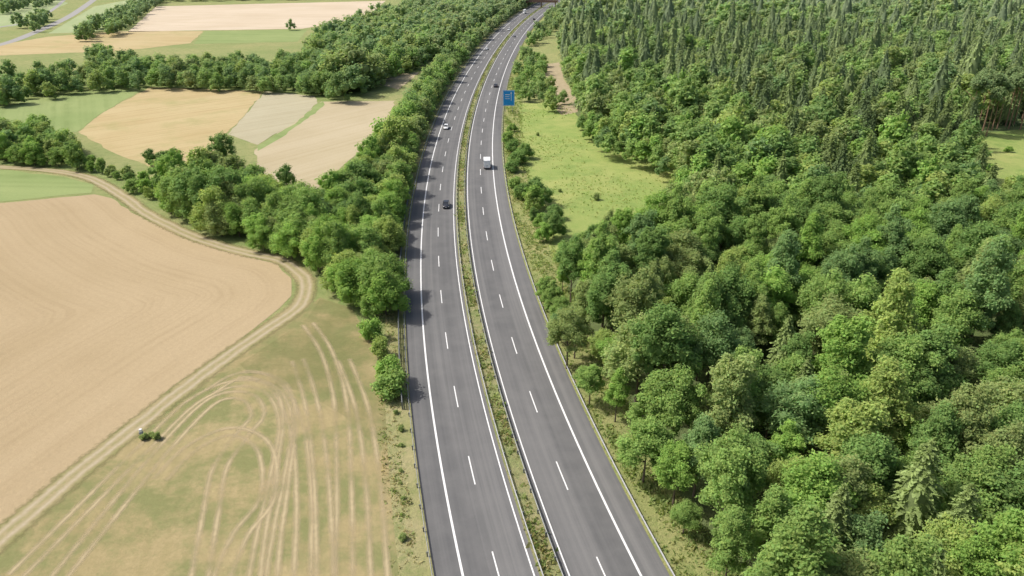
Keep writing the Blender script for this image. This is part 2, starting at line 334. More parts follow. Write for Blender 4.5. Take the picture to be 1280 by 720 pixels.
# ---------------------------------------------------------------- vegetation
def foliage(name,tr=.25):
    m=M(name); t=m.n('Attribute',attribute_name='tint').outputs['Color']; oi=m.n('ObjectInfo').outputs['Color']
    c=m.mix(1.0,t,oi,'MULTIPLY')
    d=m.n('BsdfDiffuse',{0:c}).outputs[0]; tl=m.n('BsdfTranslucent',{0:m.mix(1.0,c,(1.2,1.2,.8),'MULTIPLY')}).outputs[0]
    return m.end(m.n('MixShader',{0:tr,1:d,2:tl}).outputs[0])
LEAF=foliage('leaves',.44); NEEDLE=foliage('needles',.32)
m=M('bark'); n=m.noise(m.co(),4,5,.7); BARK=m.end(m.pr(m.mix(n,(.09,.07,.05),(.18,.15,.11)),.95,.1,m.bump(n,.8,.05)))
m=M('pine_bark'); n=m.noise(m.co(),3,5,.7); PBARK=m.end(m.pr(m.mix(n,(.24,.15,.10),(.38,.25,.17)),.95,.1))
g=np.linspace(-1,1,3); CV=[];CQ=[]
for ax in range(3):
    for sg in (-1,1):
        b=len(CV)
        for a in g:
            for c_ in g:
                v=[0,0,0]; v[ax]=sg; v[(ax+1)%3]=a; v[(ax+2)%3]=c_; v=np.array(v,float); CV.append(v/np.linalg.norm(v))
        for i in range(2):
            for j in range(2): CQ.append((b+i*3+j,b+i*3+j+1,b+(i+1)*3+j+1,b+(i+1)*3+j))
CV=np.array(CV);CQ=np.array(CQ)
def cards(P,Nn,size,r,asp=.62):
    n=len(P); rd=r.normal(size=(n,3)); T=np.cross(Nn,rd); T/=np.linalg.norm(T,axis=1)[:,None]+1e-9; B=np.cross(Nn,T)
    s=(size*r.uniform(.5,1.45,n))[:,None]; j=lambda: r.uniform(.6,1.25,(n,1))
    k=[T*s*j(),B*s*asp*j(),-T*s*j(),-B*s*asp*j()]
    V=np.stack([P+q*.5+Nn*s*r.uniform(-.15,.15,(n,1)) for q in k],1).reshape(-1,3); return V,np.arange(n*4).reshape(n,4)
def dec_crown(seed,ncard,size,nl=40,Rx=4.6,Rz=5.4,zc=9.0,lr=(.14,.29),shape=1.0,skew=.22,fuzz=.32):
    r=np.random.default_rng(seed); L=[]; ex,ey=r.uniform(-skew,skew,2)
    for i in range(nl):
        u=(i+.5)/nl; z=1-1.6*u; ph=i*2.399+r.uniform(-.8,.8); q=math.sqrt(max(0,1-z*z))**shape; k=r.uniform(.4,1.05)
        zz=zc+Rz*z*r.uniform(.66,1.1)
        L.append((Rx*k*q*math.cos(ph)+ex*Rx*z,Rx*k*q*math.sin(ph)+ey*Rx*z,zz,Rx*r.uniform(*lr)))
    L.append((0,0,zc,Rx*.5)); L.append((ex*2,ey*2,zc+Rz*.35,Rx*.38)); L=np.array(L); ltn=r.uniform(.88,1.14,len(L))
    w_=L[:,3]**2; idx=r.choice(len(L),ncard*3,p=w_/w_.sum())
    D=r.normal(size=(ncard*3,3)); D/=np.linalg.norm(D,axis=1)[:,None]; D[:,2]=np.where(D[:,2]<-.3,-D[:,2],D[:,2])
    rr=L[idx,3][:,None]*(1.0+np.abs(r.normal(0,fuzz,(ncard*3,1)))-.06); P=L[idx,:3]+D*rr
    ins=np.zeros(len(P),int)
    for k,l in enumerate(L): ins+=((np.linalg.norm(P-l[:3],axis=1)<l[3]*.82)&(idx!=k))
    keep=np.where(ins==0)[0][:ncard]; P=P[keep]; D=D[keep]; idx=idx[keep]
    Nn=D*.45+np.array([-.15,0,.66])+r.normal(0,.38,D.shape); Nn/=np.linalg.norm(Nn,axis=1)[:,None]
    V,Q=cards(P,Nn,size,r)
    tb=(ltn[idx]*r.uniform(.82,1.2,len(P)))
    tint=np.repeat(np.stack([tb*r.uniform(.9,1.14,len(P)),tb,tb*.95],1),4,axis=0)
    for l in L:
        b=len(V); V=np.vstack([V,CV*l[3]*.76+l[:3]]); Q=np.vstack([Q,CQ+b]); tint=np.vstack([tint,np.full((len(CV),3),1.0)])
    return V,Q,tint
def spruce_crown(seed,lev,nb,ns,h=18.0,rb=4.2,z0=2.0,twig=1):
    r=np.random.default_rng(seed); V=[];T=[]
    for i in range(lev):
        t=i/(lev-1); z=z0+(h-z0)*t**.9; R=rb*(1-t)**.62*r.uniform(.82,1.12)+.2
        n=max(5,int(nb*(1-.4*t)))
        for k in range(n):
            ph=k*2*math.pi/n+i*1.1+r.uniform(-.3,.3); Rk=R*r.uniform(.65,1.2); dr=r.uniform(.2,.6)
            dx,dy=math.cos(ph),math.sin(ph); tn=r.uniform(.84,1.2); px,py=-dy,dx
            for q in range(ns):
                a=q/ns; b=(q+1.15)/ns; wa=(.36+.36*Rk*(1-a))*r.uniform(.7,1.2)*.5; wb=(.12+.32*Rk*max(0,1-b))*.55
                za=z-dr*Rk*a*a*1.1; zb=z-dr*Rk*b*b*1.1; tw=r.uniform(-.25,.25)
                V+=[(dx*Rk*a+px*wa,dy*Rk*a+py*wa,za-wa*(.4+tw)),(dx*Rk*a-px*wa,dy*Rk*a-py*wa,za-wa*(.4-tw)),(dx*Rk*b-px*wb,dy*Rk*b-py*wb,zb),(dx*Rk*b+px*wb,dy*Rk*b+py*wb,zb)]
                c=tn*r.uniform(.88,1.18)*(.9+.2*a); T+=[(c,c,c*.95)]*4
            for q in range(twig):
                a=r.uniform(.3,1.0); s=r.uniform(.2,.42)*(.55+.6*(1-t)); cx,cy,cz=dx*Rk*a,dy*Rk*a,z-dr*Rk*a*a
                o=r.normal(0,1,3)*s; o2=r.normal(0,1,3)*s*.6
                V+=[(cx+o[0],cy+o[1],cz-abs(o[2])*.5),(cx+o2[0],cy+o2[1],cz+.15),(cx-o[0],cy-o[1],cz-abs(o2[2])*.6),(cx-o2[0],cy-o2[1],cz-.1)]
                c=r.uniform(.85,1.3); T+=[(c,c,c*.9)]*4
    V=np.array(V); Q=np.arange(len(V)).reshape(-1,4); T=np.array(T)
    n=8; b=len(V); ring=[]
    for zz,rr in ((z0,rb*.64),(z0+(h-z0)*.55,rb*.42),(h-.3,.05)):
        for k in range(n): ring.append((rr*math.cos(k*2*math.pi/n),rr*math.sin(k*2*math.pi/n),zz))
    Qc=[(b+a*n+k,b+a*n+(k+1)%n,b+(a+1)*n+(k+1)%n,b+(a+1)*n+k) for a in range(2) for k in range(n)]
    return np.vstack([V,ring]),np.vstack([Q,Qc]),np.vstack([T,np.full((len(ring),3),.95)])
def trunk_mesh(h,r0,seed,mat,limbs=6):
    rr=random.Random(seed); bm=bmesh.new(); p=(0,0,0); r=r0
    for k in range(4):
        q=(p[0]+rr.uniform(-.15,.15),p[1]+rr.uniform(-.15,.15),h*(k+1)/4); tube(bm,p,q,r,r*.72); p=q; r*=.72
    for k in range(limbs):
        a=rr.uniform(0,6.28); zz=h*rr.uniform(.4,.85); L=rr.uniform(1.6,3)*h/10
        tube(bm,(0,0,zz),(L*math.cos(a),L*math.sin(a),zz+L*.8),r0*.38,r0*.12,5)
    return bmm('trunk',bm,mat)
PAL={'mid green':(.250,.375,.115),'dark green':(.192,.308,.100),'yellow green':(.318,.415,.130),'olive green':(.285,.365,.142),'bluish green':(.208,.328,.132),'fresh green':(.262,.415,.108)}
SPAL={'dark':(.172,.238,.112),'olive':(.245,.318,.128)}
SH=[dict(Rx=4.2,Rz=5.6,zc=9),dict(Rx=3.5,Rz=6.6,zc=9.6,shape=1.3),dict(Rx=4.5,Rz=4.9,zc=8.6,skew=.35),dict(Rx=3.8,Rz=6.0,zc=9.2,shape=1.15,skew=.3),dict(Rx=3.2,Rz=7.2,zc=10,shape=1.5),dict(Rx=4.2,Rz=5.4,zc=8.5,lr=(.11,.25)),dict(Rx=3.9,Rz=5.2,zc=9.3,lr=(.12,.3),skew=.4),dict(Rx=3.0,Rz=6.4,zc=9.4,shape=1.2)]
HI=[dec_crown(i,6800,.36,nl=50+3*i,**SH[i]) for i in range(8)]
MID=[dec_crown(20+i,2800,.56,nl=40,**SH[i]) for i in range(8)]
LO=[dec_crown(40+i,620,1.05,nl=18,Rx=4.3-.3*i,Rz=5.2+.4*i,zc=9+.2*i,lr=(.24,.42)) for i in range(4)]
FAR=[dec_crown(60+i,230,1.6,nl=10,Rx=4.5-.25*i,Rz=5.2+.4*i,zc=9+.2*i,lr=(.32,.5),fuzz=.2) for i in range(4)]
HS=dict(zc=4.6,lr=(.16,.34))
HHI=[dec_crown(100+i,5000,.38,nl=44,Rx=3.8+.3*(i%3),Rz=5.0,skew=.3,**HS) for i in range(4)]
HMID=[dec_crown(110+i,2100,.58,nl=32,Rx=3.8+.3*(i%3),Rz=5.0,skew=.3,**HS) for i in range(4)]
HLO=[dec_crown(120+i,500,1.0,nl=14,Rx=4.0,Rz=4.9,zc=4.6,lr=(.28,.46)) for i in range(4)]
HFAR=[dec_crown(130+i,210,1.5,nl=10,Rx=4.0,Rz=4.9,zc=4.6,lr=(.32,.5),fuzz=.2) for i in range(4)]
SHI=[spruce_crown(i,30,13,5,h=16+i,rb=3.3+.2*i,twig=6) for i in range(4)]
SMID=[spruce_crown(10+i,16,10,3,h=15+1.5*i,rb=4.5-.2*i,twig=3) for i in range(4)]
SFAR=[spruce_crown(20+i,9,8,2,h=13.5+1.5*i,rb=4.9-.2*i,twig=1) for i in range(4)]
def pm(lst,nm,mat): return [qmesh(nm,*p,mat=mat) for p in lst]
HIm=pm(HI,'crown',LEAF); MIDm=pm(MID,'crown',LEAF); SHIm=pm(SHI,'crown',NEEDLE); SMIDm=pm(SMID,'crown',NEEDLE); HHIm=pm(HHI,'crown',LEAF); HMIDm=pm(HMID,'crown',LEAF)
DT=[trunk_mesh(10,.28,i,BARK) for i in range(3)]; HTm=[trunk_mesh(5.5,.2,i,BARK) for i in range(2)]; STm=[trunk_mesh(14,.24,i,BARK,0) for i in range(2)]
SHRm=pm([dec_crown(80+i,1500,.34,nl=16,Rx=1.9,Rz=1.7,zc=1.4,lr=(.25,.45)) for i in range(4)],'foliage',LEAF)
STK=trunk_mesh(1.6,.09,3,BARK,5)
def scatter(poly,step,jit=.36,excl=()):
    P=np.array(poly); x0,y0=P.min(0); x1,y1=P.max(0)
    gx,gy=np.meshgrid(np.arange(x0,x1,step),np.arange(y0,y1,step)); gx=gx+(np.arange(gy.shape[0])%2)[:,None]*step/2
    gx=gx+R0.uniform(-jit,jit,gx.shape)*step; gy=gy+R0.uniform(-jit,jit,gy.shape)*step; gx=gx.ravel();gy=gy.ravel()
    k=inpoly(P,gx,gy)
    for e in excl: k&=~inpoly(e,gx,gy)
    return gx[k],gy[k]
trees=[]
def reg(x,y):
    px,py,d=proj(x,y,8.0); return float(px),float(py),float(d)
clear=GP([(1205,165),(1290,140),(1430,140),(1430,300),(1290,296),(1220,256)],2)
conif=GP([(700,-14),(700,60),(716,100),(760,118),(800,98),(860,112),(905,100),(960,150),(1030,212),(1075,218),(1120,180),(1180,178),(1290,140),(1500,140),(1500,-14)],12)
for (a,b,step) in ((0,260,5.3),(260,520,7.0),(520,1300,10.0)):
    x,y=scatter(FP,step,.42,excl=(clear,))
    k=(y>=a)&(y<b)
    px,py,d=proj(x,y,8.0); k&=(px<1400)&(px>600)&(py<860)
    for X,Y,PX,PY in zip(x[k],y[k],px[k],py[k]):
        ed=pdist(FP[:22],np.array([X]),np.array([Y]))[0]
        nz=math.sin(X*.043+1)*math.cos(Y*.031+2)+.5*math.sin(X*.11+Y*.07)
        inC=inpoly(conif,np.array([X]),np.array([Y]))[0]
        low=950<PX<1200 and 480<PY<690
        ps=.66 if inC else (.16 if low else .04)
        if inC and nz>.35: ps=.22
        if ed<7: ps=0 if not inC else ps*.25
        s=random.triangular(.55,1.28,.88)*(step/6.2)**.5
        if ed<5: s*=random.uniform(.5,.8)
        if random.random()<ps:
            sc_=random.triangular(.65,1.4,1.0)*(step/6.1)**.55 if inC else random.uniform(.7,1.0)
            trees.append((X,Y,sc_,'s',('olive' if not inC else random.choice(['dark','olive'])),'forest'))
        else:
            wts=[.34,.14,.09,.14,.10,.19] if nz>-.3 else [.34,.22,.07,.13,.14,.10]
            if PY>500 and PX>880: wts=[.34,.10,.15,.21,.06,.14]
            trees.append((X,Y,s,'d',random.choices(list(PAL),wts)[0],'forest'))
x,y=scatter(HP,4.2)
for X,Y in zip(x,y):
    cx=RX(Y)-X
    if cx<17.5: continue
    px,py,d=proj(X,Y,4); s=random.uniform(.5,1.18)
    s*=.75 if px<105 else .42 if px<205 else .98 if px<385 else .88
    if cx<21: s*=.85
    trees.append((X,Y,s,'h',random.choices(list(PAL),[.32,.10,.18,.08,.04,.28])[0],'hedge'))
s=s_of(128)
while s<s_of(880):
    p,_=rpt(s,-16.6-random.uniform(0,1.2)); trees.append((p[0],p[1],random.choice([.3,.4,.5,.6,.9 if s>170 else .5]),'h',random.choice(['fresh green','mid green','yellow green','olive green']),'hedge')); s+=random.uniform(2.2,4.5) if s<450 else random.uniform(4,8)
x,y=scatter(MP,7.2)
for X,Y in zip(x,y):
    if RX(Y)-X<17: continue
    px,py,d=proj(X,Y,6); s=random.uniform(.7,1.4)*(1.1 if px>395 else .75)
    trees.append((X,Y,s,'h',random.choices(list(PAL),[.32,.22,.10,.15,.16,.05])[0],'band'))
for poly,st in (([(80,44),(112,34),(150,14),(190,-8),(210,-8),(180,16),(150,36),(110,46)],11),([(-60,2),(70,-14),(90,-14),(60,4),(-60,22)],14),([(100,70),(135,60),(140,68),(120,76)],9),([(-60,98),(10,90),(60,84),(110,86),(0,100),(-60,104)],12),([(20,30),(60,18),(66,26),(30,38)],15),([(200,-2),(480,-6),(480,-14),(200,-14)],12)):
    x,y=scatter(GP(poly,4),st)
    for X,Y in zip(x,y): trees.append((X,Y,random.uniform(.7,1.2),'h',random.choice(['dark green','mid green','bluish green']),'far'))
for poly,st,sm in (([(648,235),(662,232),(700,262),(700,290),(672,312),(655,275)],5.2,.6),([(655,60),(690,40),(705,20),(712,-14),(690,-14),(672,14),(655,36),(640,62),(645,100),(640,118),(690,132),(712,128),(700,112),(680,108),(682,84),(690,76)],7.5,.7),([(716,150),(735,165),(780,183),(828,192),(845,215),(820,185),(770,165),(740,148)],5,.6),([(700,325),(745,303),(800,276),(838,246),(830,236),(795,258),(742,282),(700,300)],3.6,.42)):
    x,y=scatter(GP(poly,3),st)
    for X,Y in zip(x,y):
        if X-RX(Y)<17.5: continue
        trees.append((X,Y,random.uniform(.6,1.15)*sm,'h',random.choice(['mid green','dark green','fresh green','yellow green']),'right strip'))
for px,py,s,t in ((435,112,2.1,'olive green'),(418,116,1.9,'yellow green'),(452,112,1.7,'olive green'),(364,38,.8,'dark green'),(328,306,.95,'fresh green'),(255,280,1.3,'dark green'),(285,280,1.35,'dark green'),(225,264,1.15,'fresh green'),(495,205,1.35,'yellow green'),(360,240,.7,'dark green'),(282,210,1.05,'dark green'),(190,208,.55,'dark green'),(205,208,.6,'dark green'),(220,210,.55,'dark green'),(450,384,.9,'fresh green'),(475,388,.95,'mid green'),(432,370,.7,'fresh green'),(490,372,.9,'mid green')):
    X,Y=G(px,py); trees.append((X,Y,s,'h',t,'hedge' if py>120 else 'band'))
T=[]
for t in trees:
    px,py,d=reg(t[0],t[1]); vis=(-10<px<1300 and -25<py<790); T.append((d if vis else d+5000,px,py,d)+t)
T.sort(key=lambda a:a[0])
def place_word(px,py,rg):
    if rg=='forest':
        v='at the bottom' if py>620 else 'in the lower part' if py>480 else 'below the middle' if py>350 else 'above the middle' if py>240 else 'in the upper part' if py>130 else 'near the top'
        hh='beside the verge' if px<640+ (py+80)*.36 else 'left half' if px<960 else 'right half' if px<1130 else 'far right'
        return f'{v} of the right-hand forest, {hh}'
    if rg=='hedge':
        if px>395: return 'in the belt left of the motorway, '+('near end' if py>300 else 'middle stretch' if py>180 else 'far stretch')
        return 'in the hedgerow behind the ploughed field, '+('right end' if px>290 else 'middle' if px>150 else 'left end')
    if rg=='band': return 'in the wooded band beyond the stubble fields, '+('left' if px<200 else 'centre' if px<400 else 'right')
    if rg=='right strip': return 'between right carriageway and forest, '+('beside the blue sign' if py<140 else 'near the meadow')
    return 'in the far countryside at the upper left'
cnt={'d':0,'s':0,'h':0}; LIM={'d':300,'s':280,'h':295}
rest={'d':[],'s':[],'h':[]}
for (key,px,py,d,X,Y,s,k,tone,rg) in T:
    i=random.randrange(1000); rot=random.uniform(-.5,.5)+(i%2)*.35; col=PAL.get(tone) or SPAL[tone]
    haze_tint=min(.5,max(0,(d-150)/1200)); j=random.uniform(.9,1.1)
    col=tuple(c*j*(1-haze_tint)+haze_tint*b for c,b in zip(col,(.36,.43,.32)))  # air haze painted into the crown colour, paler with distance from the camera
    if k=='s': rot=random.uniform(0,6.28)
    if cnt[k]<LIM[k] and key<5000:
        cnt[k]+=1; big='tall' if s>1.0 else 'small'; pl=place_word(px,py,rg)
        if k=='s': nm='spruce_tree'; lab=f'{big} {tone} spruce {pl}'; cm=(SHIm if d<270 else SMIDm); tm=STm
        elif k=='d': nm='deciduous_tree'; lab=f'{big} {tone} leafy tree {pl}'; cm=(HIm if d<185 else MIDm); tm=DT
        else: nm='hedgerow_tree'; lab=f'{big} {tone} bushy tree {pl}'; cm=(HHIm if d<190 else HMIDm); tm=HTm
        r=link(nm,None,label=lab,cat='tree',group=lab.replace('tree ','trees ').replace('spruce ','spruces ')); r.location=(X,Y,0); r.rotation_euler=(0,0,rot); r.scale=(s*random.uniform(.82,1.15),s,s*random.uniform(.8,1.18))
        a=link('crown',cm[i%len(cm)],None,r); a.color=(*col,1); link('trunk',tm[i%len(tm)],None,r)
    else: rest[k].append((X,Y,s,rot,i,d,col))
def merge(items,pick,name,mat,label):
    Vs=[];Qs=[];Ts=[];b=0
    for (X,Y,s,rot,i,d,col) in items:
        V,Q,t=pick(i,d); c,sn=math.cos(rot)*s,math.sin(rot)*s
        W=np.stack([V[:,0]*c-V[:,1]*sn+X,V[:,0]*sn+V[:,1]*c+Y,V[:,2]*s*(.85+.3*((i*7)%10)/10)],1)
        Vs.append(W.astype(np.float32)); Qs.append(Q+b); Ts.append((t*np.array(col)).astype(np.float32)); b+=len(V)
    if Vs: link(name,qmesh(name,np.vstack(Vs),np.vstack(Qs),np.vstack(Ts),mat),None,kind='stuff',label=label,cat='woodland')
merge(rest['d'],lambda i,d:MID[i%8] if d<130 else LO[i%4] if d<430 else FAR[i%4],'broadleaf_forest',LEAF,'mass of green broadleaf crowns filling the farther right-hand forest')
merge(rest['s'],lambda i,d:SMID[i%4] if d<480 else SFAR[i%4],'spruce_forest',NEEDLE,'dark mass of distant spruces at the top right')
merge(rest['h'],lambda i,d:HLO[i%4] if d<430 else HFAR[i%4],'distant_woodland',LEAF,'distant green woodland and hedges at the upper left and along the far motorway')
pc=pm([dec_crown(3,1400,.55,nl=16,Rx=2.6,Rz=2.8,zc=17,lr=(.25,.45)),dec_crown(4,1400,.55,nl=16,Rx=2.6,Rz=2.8,zc=17,lr=(.25,.45))],'crown',NEEDLE); pt=trunk_mesh(17,.28,9,PBARK,2)
for k in range(20):
    X,Y=G(1208+k*5+random.uniform(-3,3),172-random.uniform(0,22)); r=link('pine_tree',None,label='tall pine with bare reddish trunk above the clearing at the right edge',cat='tree',group='pines with bare trunks behind the right clearing')
    r.location=(X,Y,0); s=random.uniform(.85,1.1); r.scale=(s,s,s); a=link('crown',pc[k%2],None,r); a.color=(.20,.28,.13,1); link('trunk',pt,None,r)
def shrub(px,py,s,tone,label,group=None):
    X,Y=G(px,py)
    r=link('shrub',None,label=label,cat='shrub',group=group); r.location=(X,Y,0); r.rotation_euler=(0,0,random.uniform(-.4,.4)); r.scale=(s,s,s*random.uniform(.8,1.3))
    a=link('foliage',random.choice(SHRm),None,r); a.color=(*PAL[tone],1); link('stem',STK,None,r)
shrub(488,494,1.35,'mid green','tall green shrub on the left verge casting a shadow on the motorway')
shrub(486,478,1.2,'fresh green','bright shrub just behind the tall one on the left verge')
shrub(466,425,1.05,'fresh green','rounded shrub at the corner of the dry grass field')
shrub(475,445,.8,'yellow green','small yellowish shrub between the two larger ones on the left verge')
for px,py in ((181,549),(190,546),(197,549)): shrub(px,py,.3,'olive green','low weeds around the small white marker in the dry grass',group='weeds around the white marker')
for k in range(8):
    shrub(500+random.uniform(-5,5),516+k*22+random.uniform(-8,8),random.uniform(.12,.3),random.choice(['olive green','yellow green']),'low bush in the line of weeds along the left verge edge',group='low bushes along the left verge edge')
for px,py,s in ((640,215,1.2),(648,205,1.5),(640,190,1.2),(656,198,1.3),(636,180,1.1),(640,165,.9),(645,235,1.0),(650,250,1.1)): shrub(px,py,s,random.choice(['dark green','mid green']),'green shrub at the meadow edge beside the right guard rail',group='shrubs between right guard rail and meadow')
for px,py in ((700,240),(745,250),(672,170),(690,285)): shrub(px,py,random.uniform(.22,.5),'olive green','small scattered shrub standing in the yellow meadow',group='small shrubs in the meadow')
for px,py in ((1235,215),(1260,190),(1270,230),(1225,190)): shrub(px,py,.6,'fresh green','small shrub in the forest clearing at the right edge',group='shrubs in the right clearing')
def addtuft(V,T,r,p,h,c,n=4):
    for k in range(n):
        a=r.uniform(0,6.28); q=r.normal(0,h*.55,2); w_=h*.35; x,y=p[0]+q[0],p[1]+q[1]; ln=r.normal(0,h*.5,2); ca,sa_=math.cos(a),math.sin(a)
        V+=[(x-w_*ca,y-w_*sa_,.05),(x+w_*ca,y+w_*sa_,.05),(x+w_*.5*ca+ln[0],y+w_*.5*sa_+ln[1],h),(x-w_*.5*ca+ln[0],y-w_*.5*sa_+ln[1],h*.9)]; T+=[c]*4
def tufts(name,seed,s0,s1,offa,offb,n,hmin,hmax,cols,label,pw=1.6,clump=0.5):
    r=np.random.default_rng(seed); V=[];T=[]
    for s in s0+(s1-s0)*r.random(n)**pw:
        off=r.uniform(offa,offb); g=math.sin(s*.21+off)*math.sin(s*.057)+r.normal(0,.5)
        if g<-clump: continue
        p,_=rpt(s,off); h=r.uniform(hmin,hmax)*(1+.4*g); c=np.array(cols[r.integers(len(cols))])*r.uniform(.85,1.15)
        addtuft(V,T,r,p,h,c)
    link(name,qmesh(name,V,np.arange(len(V)).reshape(-1,4),np.array(T),LEAF),None,kind='stuff',label=label,cat='grass')
gr=[(.27,.35,.125),(.32,.38,.145),(.24,.32,.11)]; dr=[(.46,.41,.23),(.40,.37,.19),(.50,.44,.27)]
tufts('median_greenery',1,100,900,-.75,.75,4200,.15,.5,gr+[(.34,.34,.16),(.42,.37,.2)],'weeds and low bushes growing along the median strip',1.5,.1)
tufts('verge_grass',2,95,500,14.1,21,8500,.12,.45,gr+gr+[(.38,.39,.17)],'yellow green grass on the right verge',1.5)
tufts('verge_grass',3,95,420,-18,-14.7,3800,.08,.3,gr+dr+dr,'dry and green grass on the left verge',1.4)
r=np.random.default_rng(9); V=[];Tt=[]; mw=np.array(GP(MW))
x,y=scatter(mw,1.3,.5)
for X,Y in zip(x,y):
    if math.sin(X*.16+Y*.05)+math.sin(Y*.11-X*.07)+r.normal(0,.7)<.1: continue
    h=r.uniform(.12,.45); c=np.array([(.27,.37,.10),(.36,.40,.14),(.24,.34,.09),(.38,.38,.16)][r.integers(4)])*r.uniform(.85,1.12); addtuft(V,Tt,r,(X,Y),h,c,3)
link('meadow_grass',qmesh('meadow_grass',V,np.arange(len(V)).reshape(-1,4),np.array(Tt),LEAF),None,kind='stuff',label='long grass clumps of the yellow green meadow',cat='grass')
# ---------------------------------------------------------------- vehicles
GLASS=paint('dark_glass',(.02,.025,.03),.08,.8); TYRE=paint('tyre_rubber',(.02,.02,.02),.8); RIM=paint('rim_alloy',(.5,.5,.52),.3,.5,.8); RED=paint('tail_light_red',(.45,.02,.02),.2); LAMP=paint('headlight_glass',(.8,.8,.78),.1); PLATE=paint('plate_white',(.75,.75,.72),.5); BLK=paint('black_trim',(.025,.025,.028),.6)
def loft(bm,secs):
    rings=[]
    for y,wd,zb,zt in secs:
        r=min(.14,(zt-zb)*.3); pts=[(-wd,zb+r),(-wd+r*.7,zb),(wd-r*.7,zb),(wd,zb+r),(wd*.985,zt-r),(wd-r*1.3,zt),(-wd+r*1.3,zt),(-wd*.985,zt-r)]
        rings.append([bm.verts.new((x,y,z)) for x,z in pts])
    for a,b in zip(rings,rings[1:]):
        for k in range(8): bm.faces.new((a[k],a[(k+1)%8],b[(k+1)%8],b[k]))
    bm.faces.new(rings[0]); bm.faces.new(rings[-1][::-1])
def wheel(parent,x,y,r,wd=.22):
    bm=bmesh.new(); bmesh.ops.create_cone(bm,cap_ends=True,segments=20,radius1=r,radius2=r,depth=wd,matrix=Matrix.Rotation(math.pi/2,4,'Y'))
    bmesh.ops.bevel(bm,geom=[e for e in bm.edges],offset=.03,segments=2,affect='EDGES')
    o=link('wheel',bmm('wheel',bm,TYRE,True),None,parent); o.location=(x,y,r)
    bm=bmesh.new(); bmesh.ops.create_cone(bm,cap_ends=True,segments=16,radius1=r*.62,radius2=r*.55,depth=wd+.02,matrix=Matrix.Rotation(math.pi/2,4,'Y')); link('rim',bmm('rim',bm,RIM),None,o)
def part(parent,name,fn,mat,sm=False):
    bm=bmesh.new(); fn(bm); return link(name,bmm(name,bm,mat,sm),None,parent)
def car(y,off,colr,label,estate=False,L=4.5):
    PM=paint('car_paint',colr,.25,.6,.1,.03); root=link('car',None,label=label,cat='car')
    p,a=rpt(s_of(y),off); root.location=(p[0],p[1],.095); root.rotation_euler=(0,0,a+(math.pi if off<0 else 0))
    k=L/4.5
    part(root,'body',lambda bm:loft(bm,[(-2.25*k,.68,.38,.78),(-2.15*k,.84,.26,.93),(-1.4*k,.90,.22,.98),(0,.91,.2,.98),(1.1*k,.90,.22,.95),(1.9*k,.85,.24,.84),(2.2*k,.74,.32,.7)]),PM,True)
    rb=-2.0 if estate else -1.55
    def cab(bm):
        a=[(-.82,rb-.15,.95),(.82,rb-.15,.95),(.82,1.05,.92),(-.82,1.05,.92)]; b=[(-.63,rb+.3,1.42),(.63,rb+.3,1.42),(.63,.25,1.42),(-.63,.25,1.42)]
        va=[bm.verts.new(v) for v in a]; vb=[bm.verts.new(v) for v in b]
        for i in range(4): bm.faces.new((va[i],va[(i+1)%4],vb[(i+1)%4],vb[i]))
        bm.faces.new(vb); bm.faces.new(va[::-1])
    part(root,'windows',cab,GLASS)
    part(root,'roof',lambda bm:(box(bm,-.66,.66,rb+.25,.3,1.41,1.47,.025)),PM)
    def pil(bm):
        for sx in (-1,1):
            tube(bm,(sx*.83,1.03,.93),(sx*.64,.25,1.43),.035,.035,5); tube(bm,(sx*.83,rb-.13,.96),(sx*.64,rb+.3,1.43),.05,.04,5); tube(bm,(sx*.84,-.35,.95),(sx*.645,-.35,1.43),.035,.035,5)
    part(root,'pillars',pil,PM)
    for sx in (-1,1):
        part(root,'headlight',lambda bm:box(bm,sx*.66-.14,sx*.66+.14,2.02*k,2.16*k,.58,.72,.03),LAMP)
        part(root,'tail_light',lambda bm:box(bm,sx*.70-.12,sx*.70+.12,-2.26*k,-2.12*k,.7,.88,.03),RED)
        part(root,'mirror',lambda bm:box(bm,sx*1.0-.09,sx*1.0+.09,.72,.84,.95,1.08,.03),PM)
        for yy in (-1.35*k,1.4*k): wheel(root,sx*.82,yy,.33)
    part(root,'number_plate',lambda bm:box(bm,-.26,.26,2.2*k,2.225*k,.42,.53),PLATE)
car(189,-3.9,(.03,.032,.04),'dark car on the left carriageway, nearest vehicle to the camera')
car(278,-7.9,(.75,.75,.74),'white car on the left carriageway beyond the dark one, beside the tree belt',True)
car(364,7.8,(.05,.055,.07),'dark car ahead of the white van on the right carriageway, level with the sign')
car(492,-7.9,(.7,.7,.7),'far white car in the outer lane of the left carriageway',True)
car(560,4.0,(.35,.36,.38),'far grey car in the inner lane of the right carriageway')
car(600,-4.0,(.7,.7,.7),'very far light car in the inner lane of the left carriageway')
car(680,7.9,(.06,.06,.08),'very far dark car in the outer lane of the right carriageway')
